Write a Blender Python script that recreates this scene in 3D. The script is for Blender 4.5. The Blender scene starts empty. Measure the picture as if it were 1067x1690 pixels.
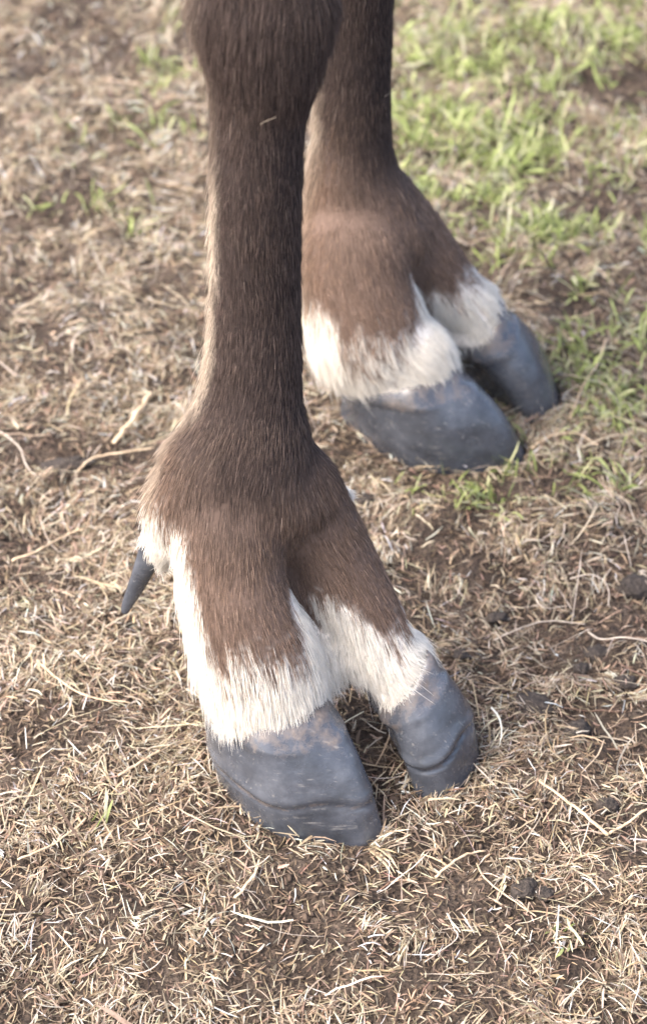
import bpy, bmesh, math, random
import numpy as np
from mathutils.kdtree import KDTree
from mathutils import Vector

random.seed(7)
RNG = np.random.default_rng(11)
scene = bpy.context.scene
COL = scene.collection

# ------------------------------------------------------------------ camera, sky, sun, exposure
PITCH = math.radians(38.0)
DIST = 1.55
CAM = np.array([0.0, -DIST * math.cos(PITCH), DIST * math.sin(PITCH)])
FPX = 4262.0                      # focal length in photograph pixels (photograph 1067 x 1690)
cam_data = bpy.data.cameras.new("camera")
cam = bpy.data.objects.new("camera", cam_data)
COL.objects.link(cam)
cam.location = CAM
cam.rotation_euler = (math.pi / 2 - PITCH, 0, 0)
cam_data.sensor_fit = 'VERTICAL'
cam_data.sensor_height = 36.0
cam_data.sensor_width = 24.0
cam_data.lens = FPX / 1690.0 * 36.0
cam_data.clip_start = 0.05
cam_data.clip_end = 500.0
cam_data.dof.use_dof = True
cam_data.dof.focus_distance = 1.285
cam_data.dof.aperture_fstop = 8.8
cam_data.dof.aperture_blades = 7
scene.camera = cam

SUN_EL, SUN_AZ = math.radians(54), math.radians(-116)     # azimuth clockwise from +Y: light comes from the upper left
world = bpy.data.worlds.new("World")
scene.world = world
world.use_nodes = True
wn = world.node_tree
bg = wn.nodes["Background"]
sky = wn.nodes.new("ShaderNodeTexSky")
sky.sky_type = 'NISHITA'
sky.sun_disc = False
sky.sun_elevation = SUN_EL
sky.sun_rotation = SUN_AZ
sky.air_density = 0.7
sky.dust_density = 5.0
sky.ozone_density = 0.4
wn.links.new(sky.outputs[0], bg.inputs[0])
bg.inputs[1].default_value = 0.15
sun_data = bpy.data.lights.new("sun", 'SUN')
sun_data.energy = 1.2
sun_data.angle = math.radians(36)
sun_data.color = (1.0, 0.975, 0.94)
sun = bpy.data.objects.new("sun", sun_data)
COL.objects.link(sun)
sdir = Vector((math.sin(SUN_AZ) * math.cos(SUN_EL), math.cos(SUN_AZ) * math.cos(SUN_EL), math.sin(SUN_EL)))
sun.rotation_euler = sdir.to_track_quat('Z', 'Y').to_euler()
sun.location = sdir * 5
scene.view_settings.view_transform = 'Standard'
scene.view_settings.look = 'None'
scene.view_settings.gamma = 1.0
scene.view_settings.exposure = 2.16
scene.cycles.use_denoising = True
scene.cycles.denoiser = 'OPENIMAGEDENOISE'
scene.cycles.denoising_input_passes = 'RGB_ALBEDO_NORMAL'
scene.cycles.denoising_prefilter = 'ACCURATE'
scene.cycles.use_adaptive_sampling = False
scene.cycles.max_bounces = 10
scene.cycles.transmission_bounces = 6
scene.cycles.transparent_max_bounces = 8

# ------------------------------------------------------------------ helpers
RIGHT = np.array([1.0, 0, 0])
UPV = np.array([0, math.sin(PITCH), math.cos(PITCH)])
FWD = np.array([0, math.cos(PITCH), -math.sin(PITCH)])

def ray(px, py):
    return RIGHT * ((px - 533.5) / FPX) - UPV * ((py - 845.0) / FPX) + FWD

def at_y(px, py, y):
    """survey helper: the point of the place seen at a spot of the photograph, at depth y"""
    d = ray(px, py)
    return CAM + d * ((y - CAM[1]) / d[1])

def at_z(px, py, z=0.0):
    d = ray(px, py)
    return CAM + d * ((z - CAM[2]) / d[2])

def px_size(p):
    return float(np.dot(p - CAM, FWD)) / FPX      # metres for one pixel at p

def nrm(v):
    v = np.asarray(v, float)
    return v / np.maximum(np.linalg.norm(v, axis=-1, keepdims=True), 1e-12)

def sstep(x, a, b):
    t = np.clip((x - a) / (b - a), 0, 1); return t * t * (3 - 2 * t)

# --- value noise on the plane / in space
_T = np.random.default_rng(3).random((64, 64, 16))

def noise2(x, y, f, k=0):
    x = x * f + 17.3 * k; y = y * f + 5.7 * k
    xi = np.floor(x).astype(int); yi = np.floor(y).astype(int)
    fx = x - xi; fy = y - yi
    fx = fx * fx * (3 - 2 * fx); fy = fy * fy * (3 - 2 * fy)
    t = _T[:, :, k % 16]
    a = t[xi % 64, yi % 64]; b = t[(xi + 1) % 64, yi % 64]
    c = t[xi % 64, (yi + 1) % 64]; d = t[(xi + 1) % 64, (yi + 1) % 64]
    return (a * (1 - fx) + b * fx) * (1 - fy) + (c * (1 - fx) + d * fx) * fy

def noise3(p, f, k=0):
    return (noise2(p[:, 0] + 0.37 * p[:, 2], p[:, 1] - 0.61 * p[:, 2], f, k)
            + noise2(p[:, 2] + 0.29 * p[:, 1], p[:, 0] - 0.53 * p[:, 1], f, k + 3)) * 0.5

def fast_mesh(name, verts, quads=None, tris=None):
    me = bpy.data.meshes.new(name)
    nv = len(verts)
    me.vertices.add(nv)
    me.vertices.foreach_set("co", np.ascontiguousarray(verts, np.float32).ravel())
    loops = []; starts = []; tot = 0
    if quads is not None and len(quads):
        loops.append(np.asarray(quads, np.int32).ravel()); starts.append(np.arange(len(quads)) * 4); tot = len(quads) * 4
    if tris is not None and len(tris):
        loops.append(np.asarray(tris, np.int32).ravel()); starts.append(tot + np.arange(len(tris)) * 3)
    loops = np.concatenate(loops); starts = np.concatenate(starts)
    me.loops.add(len(loops)); me.loops.foreach_set("vertex_index", loops.astype(np.int32))
    me.polygons.add(len(starts)); me.polygons.foreach_set("loop_start", starts.astype(np.int32))
    me.update(calc_edges=True)
    me.validate()
    return me

def smooth(me):
    me.polygons.foreach_set("use_smooth", np.ones(len(me.polygons), bool)); me.update()

def col_attr(me, name, cols):
    a = me.attributes.new(name, 'FLOAT_COLOR', 'POINT')
    c = np.ones((len(me.vertices), 4), np.float32); c[:, :3] = cols
    a.data.foreach_set("color", c.ravel())

def link(name, data, mat=None, parent=None):
    o = bpy.data.objects.new(name, data)
    COL.objects.link(o)
    if mat is not None:
        data.materials.append(mat)
    if parent is not None:
        o.parent = parent
    return o

def tag(o, label=None, cat=None, group=None, kind=None):
    if label: o["label"] = label
    if cat: o["category"] = cat
    if group: o["group"] = group
    if kind: o["kind"] = kind
    return o

# ------------------------------------------------------------------ materials
def new_mat(name):
    m = bpy.data.materials.new(name); m.use_nodes = True
    nt = m.node_tree
    return m, nt, nt.nodes["Principled BSDF"], nt.nodes["Material Output"]

def N(nt, t, **kw):
    n = nt.nodes.new(t)
    for k, v in kw.items(): setattr(n, k, v)
    return n

def ramp(nt, fac, stops):
    r = N(nt, "ShaderNodeValToRGB")
    el = r.color_ramp.elements
    while len(el) < len(stops): el.new(0.5)
    for e, (p, c) in zip(el, stops):
        e.position = p; e.color = (*c, 1) if len(c) == 3 else c
    nt.links.new(fac, r.inputs[0])
    return r

def mat_soil():
    m, nt, b, out = new_mat("soil")
    geo = N(nt, "ShaderNodeNewGeometry")
    n1 = N(nt, "ShaderNodeTexNoise"); n1.inputs["Scale"].default_value = 28; n1.inputs["Detail"].default_value = 6; n1.inputs["Roughness"].default_value = .65
    n2 = N(nt, "ShaderNodeTexNoise"); n2.inputs["Scale"].default_value = 420; n2.inputs["Detail"].default_value = 5; n2.inputs["Roughness"].default_value = .7
    v = N(nt, "ShaderNodeTexVoronoi"); v.inputs["Scale"].default_value = 330
    for n in (n1, n2, v): nt.links.new(geo.outputs["Position"], n.inputs["Vector"])
    r1 = ramp(nt, n1.outputs["Fac"], [(.3, (.030, .022, .017)), (.5, (.070, .052, .040)), (.72, (.145, .112, .088))])
    r2 = ramp(nt, n2.outputs["Fac"], [(.3, (.30, .28, .27)), (.55, (1, 1, 1)), (.75, (2.0, 1.9, 1.75))])
    mx = N(nt, "ShaderNodeMix", data_type='RGBA', blend_type='MULTIPLY'); mx.inputs["Factor"].default_value = .85
    nt.links.new(r1.outputs[0], mx.inputs["A"]); nt.links.new(r2.outputs[0], mx.inputs["B"])
    nt.links.new(mx.outputs["Result"], b.inputs["Base Color"])
    b.inputs["Roughness"].default_value = .92
    b.inputs["Specular IOR Level"].default_value = .2
    add = N(nt, "ShaderNodeMath", operation='ADD'); nt.links.new(n2.outputs["Fac"], add.inputs[0]); nt.links.new(v.outputs["Distance"], add.inputs[1])
    bp = N(nt, "ShaderNodeBump"); bp.inputs["Strength"].default_value = 1.0; bp.inputs["Distance"].default_value = .004
    nt.links.new(add.outputs[0], bp.inputs["Height"]); nt.links.new(bp.outputs[0], b.inputs["Normal"])
    return m

def mat_blade(name, transl, rough=.55):
    m, nt, b, out = new_mat(name)
    a = N(nt, "ShaderNodeAttribute", attribute_name="bcol")
    geo = N(nt, "ShaderNodeNewGeometry")
    n = N(nt, "ShaderNodeTexNoise"); n.inputs["Scale"].default_value = 500; n.inputs["Detail"].default_value = 3
    nt.links.new(geo.outputs["Position"], n.inputs["Vector"])
    r = ramp(nt, n.outputs["Fac"], [(.3, (.72, .70, .68)), (.6, (1.05, 1.05, 1.05))])
    mx = N(nt, "ShaderNodeMix", data_type='RGBA', blend_type='MULTIPLY'); mx.inputs["Factor"].default_value = 1
    nt.links.new(a.outputs["Color"], mx.inputs["A"]); nt.links.new(r.outputs[0], mx.inputs["B"])
    nt.links.new(mx.outputs["Result"], b.inputs["Base Color"])
    b.inputs["Roughness"].default_value = rough
    b.inputs["Specular IOR Level"].default_value = .18
    t = N(nt, "ShaderNodeBsdfTranslucent"); nt.links.new(mx.outputs["Result"], t.inputs["Color"])
    ms = N(nt, "ShaderNodeMixShader"); ms.inputs[0].default_value = transl
    nt.links.new(b.outputs[0], ms.inputs[1]); nt.links.new(t.outputs[0], ms.inputs[2])
    nt.links.new(ms.outputs[0], out.inputs["Surface"])
    return m

def mat_plain(name, c0, c1, scale=200, rough=.8, bump=.5, dist=.001, spec=.3):
    m, nt, b, out = new_mat(name)
    tc = N(nt, "ShaderNodeTexCoord")
    n = N(nt, "ShaderNodeTexNoise"); n.inputs["Scale"].default_value = scale; n.inputs["Detail"].default_value = 5; n.inputs["Roughness"].default_value = .65
    nt.links.new(tc.outputs["Object"], n.inputs["Vector"])
    r = ramp(nt, n.outputs["Fac"], [(.32, c0), (.68, c1)])
    nt.links.new(r.outputs[0], b.inputs["Base Color"])
    b.inputs["Roughness"].default_value = rough; b.inputs["Specular IOR Level"].default_value = spec
    bp = N(nt, "ShaderNodeBump"); bp.inputs["Strength"].default_value = bump; bp.inputs["Distance"].default_value = dist
    nt.links.new(n.outputs["Fac"], bp.inputs["Height"]); nt.links.new(bp.outputs[0], b.inputs["Normal"])
    return m

def mat_hoof():
    """dark slate horn; attribute 'horn' = (height 0 crown..1 sole, dirt mask, groove mask)"""
    m, nt, b, out = new_mat("hoof_horn")
    at = N(nt, "ShaderNodeAttribute", attribute_name="horn")
    sep = N(nt, "ShaderNodeSeparateColor"); nt.links.new(at.outputs["Color"], sep.inputs[0])
    tc = N(nt, "ShaderNodeTexCoord")
    def noise(scale, det=5, rgh=.6):
        n = N(nt, "ShaderNodeTexNoise"); n.inputs["Scale"].default_value = scale; n.inputs["Detail"].default_value = det; n.inputs["Roughness"].default_value = rgh
        nt.links.new(tc.outputs["Object"], n.inputs["Vector"]); return n
    n1 = noise(45, 6, .65); n2 = noise(520, 4, .7); n3 = noise(110, 6, .7)
    r1 = ramp(nt, n1.outputs["Fac"], [(.3, (.031, .034, .040)), (.5, (.053, .058, .069)), (.70, (.090, .097, .112))])
    # short pale scratches: stretched noise
    mp = N(nt, "ShaderNodeMapping"); mp.inputs["Rotation"].default_value = (.3, .5, .6); mp.inputs["Scale"].default_value = (60, 900, 400)
    nt.links.new(tc.outputs["Object"], mp.inputs["Vector"])
    ns = N(nt, "ShaderNodeTexNoise"); ns.inputs["Scale"].default_value = 1; ns.inputs["Detail"].default_value = 2; nt.links.new(mp.outputs[0], ns.inputs["Vector"])
    rs0 = ramp(nt, ns.outputs["Fac"], [(.60, (0, 0, 0)), (.72, (1, 1, 1))])
    rk = ramp(nt, n3.outputs["Fac"], [(.42, (0, 0, 0)), (.62, (1, 1, 1))])
    rs = N(nt, "ShaderNodeMath", operation='MULTIPLY'); nt.links.new(rs0.outputs[0], rs.inputs[0]); nt.links.new(rk.outputs[0], rs.inputs[1])
    mxs = N(nt, "ShaderNodeMix", data_type='RGBA'); nt.links.new(rs.outputs[0], mxs.inputs["Factor"])
    nt.links.new(r1.outputs[0], mxs.inputs["A"]); mxs.inputs["B"].default_value = (.16, .155, .15, 1)
    # dried mud where it clings: crown, groove, ground edge
    dm = N(nt, "ShaderNodeMath", operation='MULTIPLY_ADD')
    nt.links.new(n3.outputs["Fac"], dm.inputs[0]); dm.inputs[1].default_value = 1.6; dm.inputs[2].default_value = -.86
    ad = N(nt, "ShaderNodeMath", operation='ADD', use_clamp=True); nt.links.new(dm.outputs[0], ad.inputs[0]); nt.links.new(sep.outputs[1], ad.inputs[1])
    rd = ramp(nt, ad.outputs[0], [(.25, (0, 0, 0)), (.75, (.8, .8, .8))])
    rc = ramp(nt, n2.outputs["Fac"], [(.3, (.08, .057, .042)), (.7, (.20, .155, .12))])
    mxd = N(nt, "ShaderNodeMix", data_type='RGBA'); nt.links.new(rd.outputs[0], mxd.inputs["Factor"])
    nt.links.new(mxs.outputs["Result"], mxd.inputs["A"]); nt.links.new(rc.outputs[0], mxd.inputs["B"])
    nt.links.new(mxd.outputs["Result"], b.inputs["Base Color"])
    rr = ramp(nt, n3.outputs["Fac"], [(.3, (.14, .14, .14)), (.7, (.32, .32, .32))])
    mr = N(nt, "ShaderNodeMix", data_type='RGBA'); nt.links.new(rd.outputs[0], mr.inputs["Factor"])
    nt.links.new(rr.outputs[0], mr.inputs["A"]); mr.inputs["B"].default_value = (.85, .85, .85, 1)
    nt.links.new(mr.outputs["Result"], b.inputs["Roughness"])
    b.inputs["Specular IOR Level"].default_value = .5
    b.inputs["Coat Weight"].default_value = .15
    b.inputs["Coat Roughness"].default_value = .2
    # growth lines run round the claw at equal height
    wv = N(nt, "ShaderNodeMath", operation='SINE')
    ml = N(nt, "ShaderNodeMath", operation='MULTIPLY_ADD'); nt.links.new(sep.outputs[0], ml.inputs[0]); ml.inputs[1].default_value = 70
    mm = N(nt, "ShaderNodeMath", operation='MULTIPLY'); nt.links.new(n1.outputs["Fac"], mm.inputs[0]); mm.inputs[1].default_value = 9
    nt.links.new(mm.outputs[0], ml.inputs[2]); nt.links.new(ml.outputs[0], wv.inputs[0])
    h1 = N(nt, "ShaderNodeMath", operation='MULTIPLY_ADD'); nt.links.new(wv.outputs[0], h1.inputs[0]); h1.inputs[1].default_value = .10
    nt.links.new(n2.outputs["Fac"], h1.inputs[2])
    h2 = N(nt, "ShaderNodeMath", operation='MULTIPLY_ADD'); nt.links.new(rs.outputs[0], h2.inputs[0]); h2.inputs[1].default_value = -.4; nt.links.new(h1.outputs[0], h2.inputs[2])
    bp = N(nt, "ShaderNodeBump"); bp.inputs["Strength"].default_value = .22; bp.inputs["Distance"].default_value = .0008
    nt.links.new(h2.outputs[0], bp.inputs["Height"]); nt.links.new(bp.outputs[0], b.inputs["Normal"])
    return m

def mat_fur():
    m, nt, b, out = new_mat("fur")
    a = N(nt, "ShaderNodeAttribute", attribute_name="hcol")
    hi = N(nt, "ShaderNodeHairInfo")
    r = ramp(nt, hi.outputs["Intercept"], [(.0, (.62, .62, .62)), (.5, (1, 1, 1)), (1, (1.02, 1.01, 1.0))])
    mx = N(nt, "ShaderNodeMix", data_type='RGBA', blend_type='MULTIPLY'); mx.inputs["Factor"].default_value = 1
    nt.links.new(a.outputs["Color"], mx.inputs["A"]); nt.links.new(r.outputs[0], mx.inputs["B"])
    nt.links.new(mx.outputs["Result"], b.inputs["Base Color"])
    b.inputs["Roughness"].default_value = .45
    b.inputs["Specular IOR Level"].default_value = .35
    t = N(nt, "ShaderNodeBsdfTranslucent"); nt.links.new(mx.outputs["Result"], t.inputs["Color"])
    ms = N(nt, "ShaderNodeMixShader"); ms.inputs[0].default_value = .35
    nt.links.new(b.outputs[0], ms.inputs[1]); nt.links.new(t.outputs[0], ms.inputs[2])
    nt.links.new(ms.outputs[0], out.inputs["Surface"])
    return m

M_SOIL = mat_soil()
M_STRAW = mat_blade("straw", .22)
M_GREEN = mat_blade("green_blade", .40, .42)
M_CLOD = mat_plain("dark_clod", (.012, .010, .009), (.075, .060, .050), 420, .85, 1.0, .0022)
M_CRUMB = mat_plain("soil_crumb", (.035, .024, .018), (.11, .078, .056), 60, .92, .5, .0008)
M_HOOF = mat_hoof()
M_FUR = mat_fur()
M_SKIN, _nt, _b, _o = new_mat("hide")
_a = N(_nt, "ShaderNodeAttribute", attribute_name="hide"); _n = N(_nt, "ShaderNodeTexNoise"); _n.inputs["Scale"].default_value = 300
_r = ramp(_nt, _n.outputs["Fac"], [(.3, (.75, .75, .75)), (.7, (1.1, 1.1, 1.1))])
_m = N(_nt, "ShaderNodeMix", data_type='RGBA', blend_type='MULTIPLY'); _m.inputs["Factor"].default_value = 1
_nt.links.new(_a.outputs["Color"], _m.inputs["A"]); _nt.links.new(_r.outputs[0], _m.inputs["B"]); _nt.links.new(_m.outputs["Result"], _b.inputs["Base Color"])
_b.inputs["Roughness"].default_value = .95
_b.inputs["Specular IOR Level"].default_value = .05

# ------------------------------------------------------------------ hoof geometry data (survey in metres)
# each claw: axial heel point, toe tip (ground), width towards the outside, outside direction sign, crown centre, crown half sizes
def claw_spec(heel, toe, W, side, crown, cl, cw, blunt, zt, sink=.0045, groove=None, gdepth=0, zb=0.0):
    heel = np.array(heel); toe = np.array(toe)
    a = nrm(toe - heel); L = np.linalg.norm(toe - heel)
    b = np.array([-a[1], a[0]]) * side
    return dict(heel=heel, toe=toe, a=a, b=b, L=L, W=W, crown=np.array(crown), cl=cl, cw=cw, blunt=blunt, zt=zt, sink=sink, groove=groove, gdepth=gdepth, zb=zb)

CLAWS = {
    'near_outer': claw_spec((-.053, -.203), (.035, -.2665), .040, -1, (-.030, -.235, .056), .038, .0265, .0, .002, groove=(.58, .05), gdepth=.0017),
    'near_inner': claw_spec((.034, -.180), (.049, -.246), .042, +1, (.041, -.205, .047), .024, .018, .55, .002, groove=(.55, .1), gdepth=.0030, zb=.013),
    'far_outer':  claw_spec((.020, .100), (.129, .0625), .044, -1, (.047, .066, .050), .037, .026, .15, .004),
    'far_inner':  claw_spec((.074, .155), (.131, .084), .047, +1, (.094, .117, .052), .024, .0175, .50, .003, zb=.012),
}

def sole_outline(n, blunt):
    """closed outline in (s along length, w across): the inner edge, the toe, the outer bow, the heel bulb"""
    pts = [(.00, .10), (.05, .03), (.15, .0), (.35, .03), (.6, .05), (.8, .035), (.92, .03), (.985, .08 + .03 * blunt),
           (1.0, .22 + .20 * blunt), (.955 + .02 * blunt, .46 + .20 * blunt), (.83 + .02 * blunt, .70 + .16 * blunt), (.67, .94 + .04 * blunt), (.49, .97), (.30, .82),
           (.13, .58), (.02, .38), (-.05, .26), (-.05, .17)]
    P = np.array(pts); m = len(P)
    # periodic Catmull-Rom, resampled by length
    t = np.linspace(0, m, 16 * m, endpoint=False); i = np.floor(t).astype(int); f = (t - i)[:, None]
    p0, p1, p2, p3 = P[(i - 1) % m], P[i % m], P[(i + 1) % m], P[(i + 2) % m]
    C = .5 * ((2 * p1) + (-p0 + p2) * f + (2 * p0 - 5 * p1 + 4 * p2 - p3) * f ** 2 + (-p0 + 3 * p1 - 3 * p2 + p3) * f ** 3)
    sc = np.array([1.0, .45])
    d = np.linalg.norm((np.roll(C, -1, 0) - C) * sc, axis=1); s = np.concatenate([[0], np.cumsum(d)])
    u = np.linspace(0, s[-1], n, endpoint=False)
    Cc = np.vstack([C, C[:1]])
    return np.stack([np.interp(u, s, Cc[:, 0]), np.interp(u, s, Cc[:, 1])], 1)

def sole_world(c, n=72, grow=0.0):
    o = sole_outline(n, c['blunt'])
    ctr = np.array([.45, .45]); o = ctr + (o - ctr) * (1 + grow)
    return c['heel'] + np.outer(o[:, 0] * c['L'], c['a']) + np.outer(o[:, 1] * c['W'], c['b'])

def in_poly(x, y, poly):
    ins = np.zeros(x.shape, bool); m = len(poly)
    for i in range(m):
        x0, y0 = poly[i]; x1, y1 = poly[(i + 1) % m]
        cond = ((y0 > y) != (y1 > y))
        xi = (x1 - x0) * (y - y0) / (y1 - y0 + 1e-12) + x0
        ins ^= cond & (x < xi)
    return ins

SOLES = [sole_world(c, 36) for c in CLAWS.values()]

# ------------------------------------------------------------------ ground
def gpt(px, py):
    p = at_z(px, py); return p[0], p[1]

# dark bare soil patches and green patches, placed on the ground: (x, y, rx, ry, amount)
def patch(px, py, rx, ry, amt):
    x, y = gpt(px, py); return (x, y, rx, ry, amt)

SOIL_P = [patch(905, 1010, .055, .050, 1), patch(800, 1080, .045, .05, .9), patch(1010, 930, .05, .03, .8), patch(650, 1240, .03, .03, .9),
          patch(120, 760, .035, .02, .7), patch(560, 1480, .05, .03, .35), patch(620, 1330, .035, .02, .5), patch(120, 1180, .08, .035, .3),
          patch(930, 1170, .06, .03, .5), patch(930, 1330, .06, .03, .35), patch(1030, 350, .05, .06, .7), patch(300, 390, .05, .025, .7), patch(840, 490, .08, .05, .6),
          patch(60, 30, .08, .08, .35), patch(200, 40, .04, .04, .5), patch(120, 150, .06, .03, .3), patch(40, 385, .05, .03, .6), patch(230, 300, .05, .02, .35), patch(900, 1090, .05, .04, .8), patch(840, 940, .05, .03, .7), patch(1010, 480, .07, .05, .6), patch(560, 1340, .05, .02, .4), patch(880, 100, .05, .05, .6), patch(1040, 130, .05, .05, .7), patch(790, 1500, .05, .02, .4), patch(200, 230, .10, .04, .35),
          patch(1000, 560, .1, .05, .5), patch(740, 240, .05, .03, .5), patch(650, 800, .03, .02, .3), patch(330, 1350, .05, .02, .3)]
GREEN_P = [patch(760, 140, .060, .12, .8), patch(850, 240, .07, .07, .8), patch(930, 270, .05, .05, .7), patch(760, 330, .045, .04, .7), patch(860, 390, .04, .05, .7),
           patch(700, 200, .03, .08, .7), patch(940, 60, .12, .09, .4), patch(1050, 220, .05, .04, .45), patch(275, 110, .03, .09, .10), patch(240, 210, .02, .025, .14),
           patch(290, 250, .02, .025, .13), patch(820, 60, .07, .10, .6), patch(960, 400, .05, .03, .4), patch(1000, 640, .08, .09, .5), patch(900, 790, .07, .045, .28), patch(1040, 730, .05, .06, .42),
           patch(780, 850, .05, .03, .12), patch(930, 850, .04, .04, .18), patch(130, 250, .02, .03, .07), patch(180, 350, .05, .03, .12), patch(820, 540, .04, .03, .15)]

def field(P, x, y):
    f = np.zeros_like(x)
    wob = (noise2(x, y, 38, 1) - .5) * .9 + (noise2(x, y, 95, 2) - .5) * .5
    for (px, py, rx, ry, a) in P:
        d = ((x - px) / rx) ** 2 + ((y - py) / ry) ** 2
        f = np.maximum(f, a * np.clip(1.25 - np.sqrt(d) + wob, 0, 1))
    return f

def ground_z(x, y):
    z = (noise2(x, y, 7, 4) - .5) * .012 + (noise2(x, y, 22, 5) - .5) * .010 + (noise2(x, y, 60, 6) - .5) * .006 + (noise2(x, y, 150, 7) - .5) * .0028
    z = z - .005 * field(SOIL_P, x, y)
    for c in CLAWS.values():       # ground is trodden level under each claw
        p = (c['heel'] + c['toe']) / 2 + c['b'] * c['W'] * .45
        d2 = ((x - p[0]) ** 2 + (y - p[1]) ** 2) / .062 ** 2
        w = np.exp(-d2 ** 2)
        z = z * (1 - w) + w * (z * .18 + .0005)
    return z

# one sheet: fine in the middle, widening rings out to the horizon
def axis_coords(lo, hi, step, far):
    core = np.arange(lo, hi + 1e-6, step)
    g = [step * 3]
    while sum(g) < far: g.append(g[-1] * 1.35)
    out = np.cumsum(g)
    return np.concatenate([(lo - out)[::-1], core, hi + out])

gx = axis_coords(-.42, .48, .0023, 250); gy = axis_coords(-.55, .80, .0030, 250)
GX, GY = np.meshgrid(gx, gy, indexing='ij')
GZ = ground_z(GX.ravel(), GY.ravel())
nx, ny = GX.shape
idx = np.arange(nx * ny).reshape(nx, ny)
q = np.stack([idx[:-1, :-1], idx[1:, :-1], idx[1:, 1:], idx[:-1, 1:]], -1).reshape(-1, 4)
me = fast_mesh("ground", np.stack([GX.ravel(), GY.ravel(), GZ], 1), q); smooth(me)
tag(link("ground", me, M_SOIL), "bare crumbly brown soil under the trampled dry grass", "ground", kind="structure")

# ------------------------------------------------------------------ scattered positions
def scatter(n, dens=None):
    """points over the seen ground with a margin, fading to thinner cover further out"""
    out = []
    got = 0
    while got < n:
        m = int(n * 1.5)
        y = RNG.uniform(-.52, .80, m); half = .24 + (y + .45) * .13
        x = RNG.uniform(-.45, .50, m)
        keep = RNG.random(m) < np.where(np.abs(x) < half, 1.0, .45)
        if dens is not None: keep &= RNG.random(m) < dens(x, y)
        out.append(np.stack([x[keep], y[keep]], 1)); got += keep.sum()
    return np.concatenate(out)[:n]

def blocked(x, y, pad=0.0):
    b = np.zeros(x.shape, bool)
    for c, s in zip(CLAWS.values(), SOLES):
        ctr = s.mean(0)
        b |= in_poly(x, y, ctr + (s - ctr) * (1 + pad))
    return b

def ribbons(base, az, length, width, elev, curl, bend, lift, segs, follow=1.0):
    """n ribbon blades. az: heading, elev: start elevation, curl: elevation change over the length, bend: heading change"""
    n = len(base); k = segs + 1
    t = np.linspace(0, 1, k)
    P = np.zeros((n, k, 3)); cur = np.zeros((n, 3)); cur[:, 0] = base[:, 0]; cur[:, 1] = base[:, 1]
    rel = np.zeros(n) + lift
    A = np.zeros((n, k)); E = np.zeros((n, k))
    for j in range(k):
        A[:, j] = az + bend * t[j]; E[:, j] = elev + curl * t[j]
        P[:, j, :2] = cur[:, :2]; P[:, j, 2] = rel
        st = length / segs
        cur[:, 0] += np.cos(A[:, j]) * np.cos(E[:, j]) * st; cur[:, 1] += np.sin(A[:, j]) * np.cos(E[:, j]) * st
        rel = np.maximum(rel + np.sin(E[:, j]) * st, .0006)
    g0 = ground_z(base[:, 0], base[:, 1])
    G = ground_z(P[:, :, 0].ravel(), P[:, :, 1].ravel()).reshape(n, k)
    P[:, :, 2] += follow * G + (1 - follow) * np.maximum(g0[:, None], G)
    wid = width[:, None] * np.clip(np.stack([.75 * np.ones(n)] + [np.ones(n) * (1 - .12 * tt) for tt in t[1:-1]] + [np.full(n, .22)], 1), .05, 1) * .5
    roll = RNG.normal(0, .55, n)[:, None]
    side = np.stack([-np.sin(A) * np.cos(roll), np.cos(A) * np.cos(roll), np.sin(roll) * np.ones_like(A)], -1)
    Lv = P + side * wid[:, :, None]; Rv = P - side * wid[:, :, None]
    V = np.stack([Lv, Rv], 2).reshape(n, k * 2, 3)
    bi = (np.arange(n) * k * 2)[:, None]
    qs = []
    for j in range(segs):
        qs.append(np.stack([bi[:, 0] + 2 * j, bi[:, 0] + 2 * j + 1, bi[:, 0] + 2 * j + 3, bi[:, 0] + 2 * j + 2], 1))
    Q = np.stack(qs, 1)
    bad = blocked(P[:, :, 0].ravel(), P[:, :, 1].ravel(), -.04).reshape(n, k) & (P[:, :, 2] < .03)
    ok = ~bad.any(1)
    return V, Q, ok

def build_blades(name, batches, mat, label, cat):
    verts, quads, cols, off = [], [], [], 0
    for V, Q, ok, C in batches:
        n, kk, _ = V.shape
        Vk = V[ok]; m = len(Vk)
        qk = Q[0][None] - 0 + (np.arange(m) * kk)[:, None, None]
        verts.append(Vk.reshape(-1, 3)); quads.append(qk.reshape(-1, 4) + off)
        c = np.repeat(C[ok][:, None, :], kk, 1)
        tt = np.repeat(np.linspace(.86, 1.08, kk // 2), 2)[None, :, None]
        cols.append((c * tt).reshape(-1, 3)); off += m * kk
    me = fast_mesh(name, np.concatenate(verts), np.concatenate(quads))
    col_attr(me, "bcol", np.concatenate(cols)); smooth(me)
    return tag(link(name, me, mat), label, cat, kind="stuff")

STRAW_COLS = np.array([(.46, .355, .245), (.54, .44, .32), (.38, .28, .185), (.60, .52, .42), (.27, .185, .12), (.64, .60, .55), (.19, .125, .085), (.48, .355, .22)])
def straw_cols(n, pale=None):
    w = np.array([.22, .16, .20, .08, .15, .03, .10, .06])
    c = STRAW_COLS[RNG.choice(len(STRAW_COLS), n, p=w / w.sum())]
    return np.clip(c * RNG.normal(1, .14, (n, 1)) * RNG.normal(1, .04, (n, 3)) * np.array([.84, .905, .95]), .02, .66)

def straw_density(x, y):
    s = field(SOIL_P, x, y)
    pat = .06 + 3.1 * noise2(x, y, 24, 8) ** 1.5 * noise2(x, y, 80, 9) ** 1.3
    g = field(GREEN_P, x, y)
    return np.clip(pat * (1 - .93 * s) * (1 - .35 * g), .02, 1)

batches = []
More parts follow.
